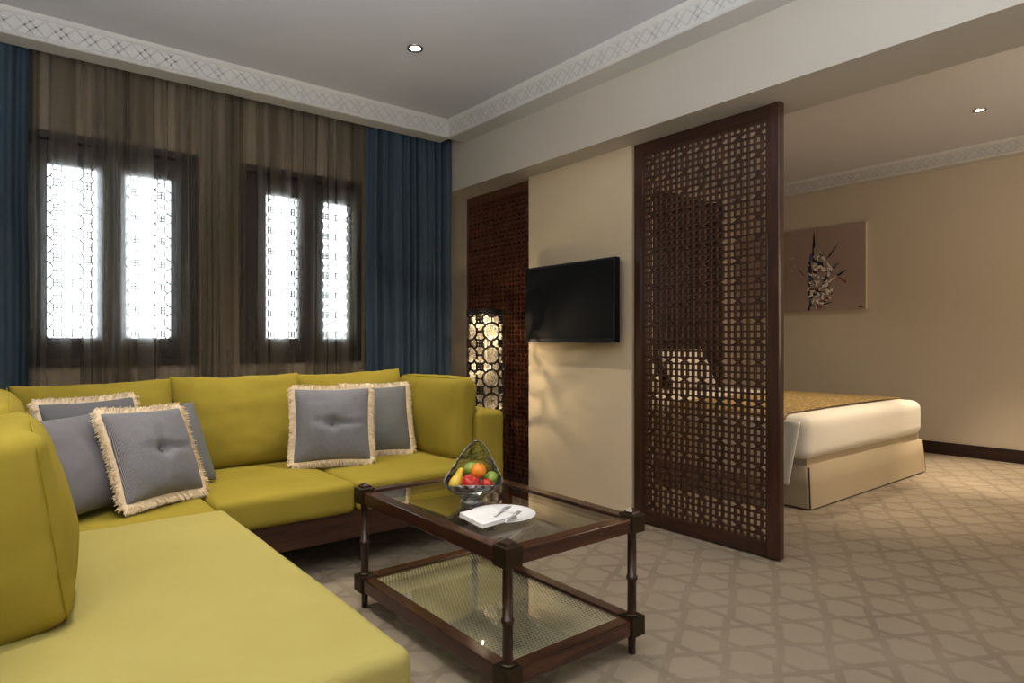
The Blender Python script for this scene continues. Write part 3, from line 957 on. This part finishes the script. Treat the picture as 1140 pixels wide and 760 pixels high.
# ------------------------------------------------------------------ coffee table
TX0, TX1, TY0, TY1 = 1.235, 1.820, 1.560, 2.560
tb = thing('coffee_table', 'dark wood coffee table with glass top and woven cane lower shelf', 'table', ((TX0 + TX1) / 2, (TY0 + TY1) / 2, 0))
def frame(z0, z1, w, wood_name):
    h = w / 2
    for x in (TX0, TX1):
        m = MB(); m.cbox(x - h, x + h, TY0 + .02, TY1 - .02, z0, z1, .004); m.build(wood_name, 'walnut_y', tb)
    for y in (TY0, TY1):
        m = MB(); m.cbox(TX0 + .02, TX1 - .02, y - h, y + h, z0, z1, .004); m.build(wood_name, 'walnut_x', tb)
frame(.455, .505, .052, 'top_rail'); frame(.080, .135, .052, 'shelf_rail')
for x in (TX0, TX1):
    for y in (TY0, TY1):
        m = MB()
        prof = [(0, 0), (.013, 0), (.015, .06), (.0185, .075), (.0185, .14), (.017, .15), (.0165, .27), (.0205, .272), (.0215, .28), (.0205, .288), (.0165, .290), (.0165, .44), (.019, .45), (.019, .5), (0, .5)]
        m.lathe(prof, (x, y, 0), 20)
        leg = m.build('leg', 'walnut_z', tb)
        for z0, z1 in ((.072, .142), (.452, .518)):
            m = MB(); h = .0345
            m.cbox(x - h, x + h, y - h, y + h, z0, z1, .004)
            m.lathe([(.024, z1), (.025, z1 + .004), (.021, z1 + .008), (.018, z1 + .008)], (x, y, 0), 18) if z0 < .2 else None
            m.build('corner_bracket', 'bronze', leg)
        m = MB(); z = .518; h = .022
        m.add([(x - h, y - h, z), (x + h, y - h, z), (x + h, y + h, z), (x - h, y + h, z), (x - h * .9, y - h * .9, z + .008), (x + h * .9, y - h * .9, z + .008), (x + h * .9, y + h * .9, z + .008), (x - h * .9, y + h * .9, z + .008), (x, y, z + .02)],
              [(0, 1, 5, 4), (1, 2, 6, 5), (2, 3, 7, 6), (3, 0, 4, 7), (4, 5, 8), (5, 6, 8), (6, 7, 8), (7, 4, 8)])
        m.build('finial', 'walnut_z', leg)
m = MB(); m.box(TX0 + .022, TX1 - .022, TY0 + .022, TY1 - .022, .490, .498); m.build('glass_top', 'glass', tb)
m = MB(); m.box(TX0 + .022, TX1 - .022, TY0 + .022, TY1 - .022, .124, .129); m.build('shelf_glass', 'glass', tb)
# cane: woven sheet pierced by rows of small holes
m = MB(); P = .0145
ny = int((TY1 - TY0 - .044) / P); nx = int((TX1 - TX0 - .044) / (P))
V = []; Fc = []
cx0, cy0 = TX0 + .024, TY0 + .024
px_, py_ = (TX1 - TX0 - .048) / nx, (TY1 - TY0 - .048) / ny
for j in range(ny):
    for i in range(nx):
        ox = cx0 + px_ * (i + .5); oy = cy0 + py_ * (j + .5)
        b = len(V)
        hx, hy = px_ / 2, py_ / 2
        out = [(-hx, -hy), (0, -hy), (hx, -hy), (hx, 0), (hx, hy), (0, hy), (-hx, hy), (-hx, 0)]
        st = .22 * px_ * (1 if j % 2 else -1)
        for q in out: V.append((ox + q[0], oy + q[1], .119))
        for k in range(8):
            a = R(-135 + 45 * k)
            V.append((ox + st + .0047 * math.cos(a), oy + .0047 * math.sin(a), .118))
        for k in range(8):
            l = (k + 1) % 8
            Fc.append((b + k, b + l, b + 8 + l, b + 8 + k))
m.add(V, Fc, 0, False); m.build('cane_panel', 'cane', tb)

# ------------------------------------------------------------------ fruit bowl and fruit
GZ = .4984
BX, BY = 1.495, 2.115
fw = Vector((math.sin(YAW), math.cos(YAW), 0)); rt = Vector((math.cos(YAW), -math.sin(YAW), 0))
def make_bowl():
    toc = math.atan2(-BY, -BX)                                # direction from bowl towards the camera
    root = thing('fruit_bowl', 'hammered clear glass fruit bowl with tall pointed back on the coffee table', 'bowl', (BX, BY, GZ))
    prof = [(.050, .0), (.052, .004), (.045, .012), (.042, .018), (.060, .030), (.085, .045), (.106, .062), (.119, .078), (.122, .086), (.116, .100), (.102, .124), (.086, .150), (.070, .176), (.054, .202), (.038, .226), (.022, .243), (.008, .250), (.0005, .251)]
    seg = 64; V, Fc = [], []
    def rim_t(a):                                             # how much of the profile survives at this angle
        d = abs((a - toc + math.pi) % (2 * math.pi) - math.pi)
        lo, hi =   .076 + .018 * max(0, math.cos(d)) ** 2, .251
        t = max(0, min(1, (d - R(66)) / R(50)))
        t = t * t * (3 - 2 * t)
        return lo + (hi - lo) * t
    cuts = []
    for k in range(seg):
        a = 2 * math.pi * k / seg
        zt = rim_t(a); col = []
        for i in range(len(prof)):
            r, z = prof[i]
            if z > zt:                                        # clamp to the rim
                for q in range(len(prof) - 1):
                    if prof[q][1] <= zt <= prof[q + 1][1]:
                        f = (zt - prof[q][1]) / (prof[q + 1][1] - prof[q][1])
                        r = prof[q][0] + f * (prof[q + 1][0] - prof[q][0]); z = zt
                        break
            d = abs((a - toc + math.pi) % (2 * math.pi) - math.pi)
            if d < R(80) and z > .076: r = max(r, .1195)
            ox = rt * (.018 * (z / .25) ** 2)
            col.append((BX + r * math.cos(a) + ox.x, BY + r * math.sin(a) + ox.y, GZ + z))
        cuts.append(col)
    n = len(prof)
    for col in cuts: V += col
    for k in range(seg):
        l = (k + 1) % seg
        for i in range(n - 1):
            q = [k * n + i, l * n + i, l * n + i + 1, k * n + i + 1]
            if (Vector(V[q[0]]) - Vector(V[q[3]])).length < 1e-6 and (Vector(V[q[1]]) - Vector(V[q[2]])).length < 1e-6: continue
            Fc.append(q)
    m = MB(); m.add(V, Fc, 0, True)
    m.mi = [1 if sum(V[i][2] for i in q) / 4 - GZ < .096 else 0 for q in Fc]
    m.build('glass_body', ['bowl', 'bowl_base'], root)
    m = MB()                                                  # thick polished lip along the opening
    pts = [cuts[k][-1] for k in range(seg)]
    m.tube(pts, .0028, 6, closed=True); m.build('lip', 'bowl', root)
    m = MB(); m.lathe([(.0, .002), (.05, .002), (.053, .006), (.048, .012), (.044, .020), (.0, .020)], (BX, BY, GZ), 32); m.build('foot_ring', 'bowl', root)
make_bowl()
fw = Vector((math.sin(YAW), math.cos(YAW), 0)); rt = Vector((math.cos(YAW), -math.sin(YAW), 0))
def fpos(r, f, z):
    p = Vector((BX, BY, GZ)) + rt * r + fw * f
    return (p.x, p.y, GZ + z)
def apple(label, pos, r, mat, rot=(0, 0, 0), name='apple', group='fruit in the glass bowl'):
    root = thing(name, label, 'fruit', pos, rot, group)
    m = MB(); prof = []
    for i in range(25):
        a = math.pi * i / 24
        rr = r * math.sin(a) * (1 + .06 * math.sin(a)); z = -r * .92 * math.cos(a)
        if a > math.pi * .72: z -= r * .28 * math.exp(-(rr / (r * .28)) ** 2)
        if a < math.pi * .2: z += r * .14 * math.exp(-(rr / (r * .25)) ** 2)
        prof.append((max(rr, .0002), z))
    m.lathe(prof, (0, 0, 0), 28); m.build('flesh', mat, root, local=True)
    m = MB(); m.tube([(0, 0, r * .5), (.001, 0, r * .8), (.004, .001, r * 1.08)], [.0014, .0012, .0018], 6); m.build('stem', 'stem', root, local=True)
    return root
apple('large red apple at the front centre of the glass bowl', fpos(-.006, -.052, .090), .036, 'apple', (.5, -.2, 0))
apple('small red apple at the front right of the glass bowl', fpos(.060, -.052, .082), .0255, 'apple', (.9, .4, 1))
apple('green apple at the top back of the fruit, under the glass peak', fpos(-.006, .036, .126), .034, 'greenapple', (.2, .2, 2))
apple('green apple on the right of the fruit, beside the orange', fpos(.070, .010, .094), .031, 'greenapple', (.3, .5, 3))
def orange():
    p = fpos(.024, -.026, .134)
    root = thing('orange', 'bright orange sitting on top of the red apple in the bowl', 'fruit', p, (.3, .1, 0), 'fruit in the glass bowl')
    m = MB(); r = .031
    m.lathe([(max(.0002, r * math.sin(math.pi * i / 20)), -r * .96 * math.cos(math.pi * i / 20) - (.002 if i > 18 else 0)) for i in range(21)], (0, 0, 0), 28)
    m.build('peel', 'orange', root, local=True)
    m = MB(); m.lathe([(.0, .0305), (.003, .0300), (.004, .028)], (0, 0, 0), 8); m.build('navel', 'stem', root, local=True)
orange()
def pear():
    p = fpos(-.066, -.030, .084)
    root = thing('pear', 'yellow pear leaning upright against the left side of the glass bowl', 'fruit', p, (0, 0, 0), 'fruit in the glass bowl')
    root.rotation_euler = (R(-8), R(22), -YAW)
    m = MB()
    prof = [(.0003, -.030), (.012, -.030), (.022, -.024), (.0275, -.010), (.027, .004), (.022, .020), (.0165, .034), (.0135, .048), (.011, .058), (.006, .064), (.0003, .065)]
    dense = []
    for i in range(len(prof) - 1):
        for k in range(4):
            f = k / 4; dense.append((prof[i][0] * (1 - f) + prof[i + 1][0] * f, prof[i][1] * (1 - f) + prof[i + 1][1] * f))
    dense.append(prof[-1]); m.lathe(dense, (0, 0, 0), 26); m.build('flesh', 'pear', root, local=True)
    m = MB(); m.tube([(0, 0, .062), (.001, 0, .070), (.004, 0, .078)], [.0014, .0012, .0017], 6); m.build('stem', 'stem', root, local=True)
pear()

# ------------------------------------------------------------------ plate, napkin, cutlery
PX, PY = 1.452, 1.868
pl = MB()
pl.lathe([(.0002, .004), (.070, .004), (.082, .0065), (.100, .012), (.122, .0165), (.1255, .0165), (.1255, .0145), (.103, .0085), (.086, .003), (.074, .0), (.0002, .0)], (PX, PY, GZ), 56)
o = rebase(pl.build('plate', 'china'), (PX, PY, GZ)); tag(o, 'round white dinner plate on the coffee table beside the glass bowl', 'plate')
def ray_z(u, v, z):
    a = (u - 570) / F_PX; t = (z - CAM_H) / ((380 - v) / F_PX)
    return Vector(((math.sin(YAW) + a * math.cos(YAW)) * t, (math.cos(YAW) - a * math.sin(YAW)) * t, z))
def make_napkin():
    A, B, C, D = [ray_z(u, v, GZ + .022) for u, v in ((511, 574), (547, 566), (576, 576), (537, 587))]
    m = MB()
    for layer in range(3):
        N = 16; V = []; z0 = GZ + .0175 + layer * .0048
        for side in (0, 1):
            for j in range(N + 1):
                for i in range(N + 1):
                    s, t = i / N, j / N
                    k = 1 - .015 * layer
                    p = (A * (1 - s) * (1 - t) + B * s * (1 - t) + C * s * t + D * (1 - s) * t)
                    cc = (A + B + C + D) / 4; p = cc + (p - cc) * k
                    z = z0 + side * .0042 + .003 * noise.noise(Vector((s * 3, t * 3, layer))) * (layer * .5) + .007 * math.exp(-((t) / .3) ** 2) * layer * .25
                    V.append((p.x, p.y, z))
        Fc = []; K = (N + 1) ** 2
        for sd in (0, 1):
            for j in range(N):
                for i in range(N):
                    q = sd * K + j * (N + 1) + i; Fc.append((q, q + 1, q + N + 2, q + N + 1))
        ring = [i for i in range(N + 1)] + [j * (N + 1) + N for j in range(1, N + 1)] + [N * (N + 1) + i for i in range(N - 1, -1, -1)] + [j * (N + 1) for j in range(N - 1, 0, -1)]
        for a in range(len(ring)):
            b = ring[(a + 1) % len(ring)]; Fc.append((ring[a], b, K + b, K + ring[a]))
        m.add(V, Fc, 0, True)
    o = m.build('napkin', 'napkin'); c = (A + B + C + D) / 4; rebase(o, (c.x, c.y, GZ + .018))
    tag(o, 'folded white cloth napkin lying across the white plate', 'napkin')
make_napkin()
def cutlery(kind, u0, v0, u1, v1, label):
    a, b = ray_z(u0, v0, GZ + .0335), ray_z(u1, v1, GZ + .0335)
    d = (b - a).normalized(); yaw = math.atan2(d.y, d.x)
    root = thing(kind, label, 'cutlery', a, (0, 0, yaw), None)
    m = MB(); N = 14
    def blade(prof, th, z0=0.0):
        V = []; n = len(prof)
        for x, w, z in prof:
            V += [(x, -w, z), (x, w, z), (x, w * .9, z + th), (x, -w * .9, z + th)]
        Fc = []
        for i in range(n - 1):
            for k in range(4):
                l = (k + 1) % 4; Fc.append((4 * i + k, 4 * i + l, 4 * i + 4 + l, 4 * i + 4 + k))
        Fc += [(0, 1, 2, 3), tuple(4 * (n - 1) + k for k in (3, 2, 1, 0))]
        return V, Fc
    if kind == 'fork':
        m.add(*blade([(-.085, .004, 0), (-.06, .0035, 0), (-.03, .004, .001), (-.012, .006, .003), (.004, .0105, .003), (.034, .0120, .001)], .0032), 0, True)
        m.build('handle', 'steel', root, local=True)
        m = MB()
        for k in range(4):
            y = -.009 + k * .006
            m.bar((.032, y, .0022), (.060, y * .95, .003), (0, 0, 1), .0028, .0022)
        m.build('tines', 'steel', root, local=True)
    else:
        m.add(*blade([(-.09, .004, 0), (-.05, .0045, 0), (.0, .005, 0)], .0035), 0, True); m.build('handle', 'steel', root, local=True)
        m = MB(); m.add(*blade([(-.001, .005, .0008), (.02, .0100, .0008), (.045, .0105, .0008), (.060, .008, .0008), (.062, .0015, .0008)], .0016), 0, True); m.build('blade', 'steel', root, local=True)
cutlery('fork', 561, 568, 573, 560, 'steel fork laid on the napkin, farther of the two utensils')
cutlery('knife', 572, 574, 582, 566.5, 'steel knife laid on plate edge, nearer of the two utensils')

# ------------------------------------------------------------------ lantern floor lamp
LX, LY, LR, LH = 2.80, 3.80, .135, 1.385
lp = thing('lantern_lamp', 'lit cylindrical fretwork lantern lamp standing in the corner behind sofa arm', 'lamp', (LX, LY, 0))
m = MB(); Wd = 2 * math.pi * LR; P = Wd / 5
for a, b in strap_tile_bars(Wd, LH - .10, P, (0, P * .35)):
    n = max(1, int(math.hypot(a[0] - b[0], a[1] - b[1]) / .02))
    for k in range(n):
        q = [(a[0] + (b[0] - a[0]) * t / n, a[1] + (b[1] - a[1]) * t / n) for t in (k, k + 1)]
        pts = [(LX + LR * math.cos(s / LR), LY + LR * math.sin(s / LR), .06 + h) for s, h in q]
        am = (q[0][0] + q[1][0]) / 2 / LR
        m.bar(pts[0], pts[1], (math.cos(am), math.sin(am), 0), .0140, .009)
m.build('fretwork_shade', 'lamp_metal', lp)
for z0, z1 in ((0, .062), (LH - .042, LH)):
    m = MB(); m.lathe([(LR - .012, z0), (LR + .006, z0), (LR + .006, z1), (LR - .012, z1), (LR - .012, z0)], (LX, LY, 0), 48, smooth=False); m.build('rim', 'lamp_metal', lp)
m = MB(); m.lathe([(LR - .016, .05), (LR - .016, LH - .03)], (LX, LY, 0), 40); m.build('liner', 'liner', lp)
m = MB(); m.tube([(LX, LY, 0.01), (LX, LY, LH - .10)], .008, 10); m.lathe([(0, .012), (LR - .012, .012), (LR - .012, .0), (0, 0)], (LX, LY, 0), 32); m.build('pole', 'bronze', lp)
for k, (dx, dy, z) in enumerate(((-.045, -.03, 1.305), (.01, -.05, 1.165), (-.05, .0, .96), (.04, -.03, .62))):
    m = MB(); m.lathe([(.0004, -.028), (.012, -.025), (.019, -.010), (.019, .004), (.012, .018), (.010, .026)], (LX + dx, LY + dy, z), 18); b = m.build('bulb', 'bulb_glass', lp)
    m = MB(); m.lathe([(.0003, -.009), (.005, -.007), (.0075, -.001), (.007, .004), (.0003, .008)], (LX + dx, LY + dy, z), 14); m.build('filament', 'bulb', b)
    m = MB(); m.tube([(LX + dx, LY + dy, z + .024), (LX + dx, LY + dy, z + .05), (LX, LY, z + .05)], [.011, .010, .004], 10); m.build('socket', 'bronze', b)

# ------------------------------------------------------------------ bed
bed = thing('bed', 'white king-size bed with beige skirted base behind the sliding lattice screen', 'bed', (5.3, 3.3, 0))
BX0, BX1, BY0, BY1 = 4.30, 6.36, 2.12, 4.38
def skirt():
    m = MB(); N = 30; rings = []
    for (o_, z) in ((.022, .012), (.012, .16), (.002, .288), (-.03, .297), (-.35, .300)):
        rings.append([p + Vector(((BX0 + BX1) / 2, (BY0 + BY1) / 2, z)) for p in loop_pts((BX1 - BX0) / 2 + o_, (BY1 - BY0) / 2 + o_, 0, .035 if o_ > -.1 else .01)])
    V = [p for r in rings for p in r]; n = len(rings[0]); Fc = []
    for i in range(len(rings) - 1):
        for k in range(n):
            l = (k + 1) % n; Fc.append((i * n + k, i * n + l, (i + 1) * n + l, (i + 1) * n + k))
    Fc.append(tuple((len(rings) - 1) * n + k for k in range(n)))
    m.add(V, Fc, 0, True)
    o = m.build('base_skirt', 'skirt', bed)
    for x, sg in ((BX0, -1), (BX1, 1)):
        m = MB(); m.tube([(x + sg * (q - .009), BY0 - (q - .009), z) for q, z in ((.022, .014), (.012, .16), (.002, .288))], .005, 6)
        m.build('corner_piping', 'piping_bed', o)
skirt()
m = MB(); m.box(BX0 + .02, BX1 - .02, BY0 + .03, BY1, .296, .345); m.build('box_spring', 'skirt', bed)
m = MB(); c, s = bounds_c(BX0 - .03, BX1 - .02, BY0 - .005, BY1, .332, .635)
soft_box(m, c, s, .075, (.012, .012, .012), 14, 0, None, .004, 31); m.build('mattress', 'linen', bed)
def overhang():
    """sheet hanging down the near side of the bed with a folded corner"""
    m = MB(); NY, NZ = 40, 14; V = []; Fc = []
    for i in range(NY + 1):
        t = i / NY; y = BY0 + .045 + t * 1.9
        for j in range(NZ + 1):
            s = j / NZ
            top, bot = .60, .16 + .30 * max(0, 1 - t / .05) * 0
            z = top + (bot - top) * s
            yy = y + .075 * s * max(0, 1 - t * 8)
            x = BX0 - .045 - .022 * s + .012 * math.sin(t * 30 + s) * s
            V.append((x, yy, z))
    for i in range(NY):
        for j in range(NZ):
            a = i * (NZ + 1) + j; Fc.append((a, a + 1, a + NZ + 2, a + NZ + 1))
    m.add(V, Fc, 0, True); o = m.build('sheet_overhang', 'linen', bed)
    md = o.modifiers.new('thickness', 'SOLIDIFY'); md.thickness = .012
overhang()
m = MB(); m.cbox(BX0 - .1, BX1 + .1, BY1 + .005, BY1 + .07, 0, 1.06, .012); m.build('headboard', 'drape_bed', bed)
def runner():
    m = MB(); NX, NY = 60, 20; V = []; Fc = []
    x0, x1 = BX0 - .045, BX1 - .02
    for j in range(NY + 1):
        for i in range(NX + 1):
            t = i / NX; y = BY0 + .16 + 1.0 * j / NY
            # flat over the top, following the rounded edges
            x = x0 + (x1 - x0) * t
            e = min(1, min(x - x0, x1 - x) / .085); z = .6625 - .085 * (1 - math.sqrt(max(0, 1 - (1 - e) ** 2))) - .012 * (2 * t - 1) ** 2
            V.append((x, y, z + .003 * noise.noise(Vector((x * 6, y * 6, 2)))))
    for j in range(NY):
        for i in range(NX):
            a = j * (NX + 1) + i; Fc.append((a, a + 1, a + NX + 2, a + NX + 1))
    m.add(V, Fc, 0, True); o = m.build('bed_runner', 'runner')
    md = o.modifiers.new('thickness', 'SOLIDIFY'); md.thickness = .008
    rebase(o, ((x0 + x1) / 2, BY0 + .6, .64)); tag(o, 'gold and brown brocade runner across the foot of the white bed', 'runner')
runner()
for k, (x, y, lean, lb) in enumerate(((4.85, 4.08, 26, 'left white bed pillow propped against the headboard, seen through the screen'), (5.78, 4.08, 26, 'right white bed pillow propped against the headboard, seen through the screen'))):
    throw_pillow(lb, (x, y, .652), 0, lean, 'linen', .78, .11, False, False, 0, 40 + k, name='bed_pillow', grp='white bed pillows', hgt=.46)

# ------------------------------------------------------------------ light
def area(name, loc, rot, size, power, col, size_y=None):
    l = bpy.data.lights.new(name, 'AREA'); l.energy = power; l.color = col; l.size = size
    if size_y: l.shape = 'RECTANGLE'; l.size_y = size_y
    o = bpy.data.objects.new(name, l); COL.objects.link(o); o.location = loc; o.rotation_euler = rot
    return o
def spot(name, loc, target, power, col, cone=70, blend=.6, rad=.03):
    l = bpy.data.lights.new(name, 'SPOT'); l.energy = power; l.color = col; l.spot_size = R(cone); l.spot_blend = blend; l.shadow_soft_size = rad
    o = bpy.data.objects.new(name, l); COL.objects.link(o); o.location = loc
    d = Vector(target) - Vector(loc); o.rotation_euler = d.to_track_quat('-Z', 'Y').to_euler()
    return o
WARM = (1, .84, .64); NEUT = (1, .91, .78); COOL = (.80, .90, 1)
spot('spot_lamp', (1.943, 3.35, ZC - .02), (1.943, 3.35, 0), 120, NEUT, 95, .9)
spot('spot_lamp', (.25, 2.0, ZC - .02), (.25, 2.1, 0), 92, NEUT, 80, .9)
spot('spot_lamp', (.6, 3.5, ZC - .02), (.6, 3.6, 0), 80, NEUT, 95, .9)
spot('spot_lamp', (2.2, .6, ZC - .02), (2.3, .6, 0), 55, NEUT, 90, .9)
spot('spot_lamp', (6.5, 1.66, ZC2 - .02), (6.62, 1.66, 0), 520, WARM, 44, .9)
spot('spot_lamp', (4.9, .9, ZC2 - .02), (5.2, 2.1, .3), 230, WARM, 55, .9)
spot('spot_lamp', (5.0, 2.9, ZC2 - .02), (5.0, 3.0, 0), 120, WARM, 85, .9)
spot('spot_lamp', (5.9, 3.6, ZC2 - .02), (5.9, 3.6, 0), 70, WARM, 110, 1)
spot('spot_lamp', (4.4, -.3, ZC2 - .02), (4.4, 0, 0), 70, WARM, 110, 1)
area('added_daylight_fill', (-.3, -2.1, 1.5), (R(90), 0, R(-15)), 2.0, 13, COOL, 1.6)  # added cool fill behind the camera, no window modelled there
area('added_ceiling_fill', (-.30, 1.0, 1.6), (R(180), 0, 0), .7, 95, (.78, .87, 1), .7)  # added unseen fill that brightens the living room ceiling
area('added_ceiling_fill', (.8, -.7, 1.6), (R(180), 0, 0), .7, 90, (.80, .88, 1), .7)  # second added ceiling fill, out of view
area('added_ceiling_fill', (5.4, -.6, 1.75), (R(165), 0, 0), .8, 14, WARM, .8)  # added warm fill for the bedroom ceiling, no fixture
area('added_bedroom_fill', (5.0, -1.9, 1.5), (R(90), 0, R(-32)), 1.4, 52, WARM, 1.2)  # added warm fill thrown on the bedroom wall from the camera side

w = bpy.data.worlds.new('overcast_sky'); scene.world = w
w.use_nodes = True
bg = w.node_tree.nodes['Background']
bg.inputs['Color'].default_value = (.93, .97, 1, 1); bg.inputs['Strength'].default_value = 5.8

scene.view_settings.view_transform = 'Standard'
scene.view_settings.look = 'None'
scene.view_settings.exposure = 0
scene.view_settings.gamma = 0.90
scene.cycles.max_bounces = 10
scene.cycles.transparent_max_bounces = 24
scene.cycles.sample_clamp_indirect = 6
scene.cycles.caustics_reflective = False
scene.cycles.caustics_refractive = False
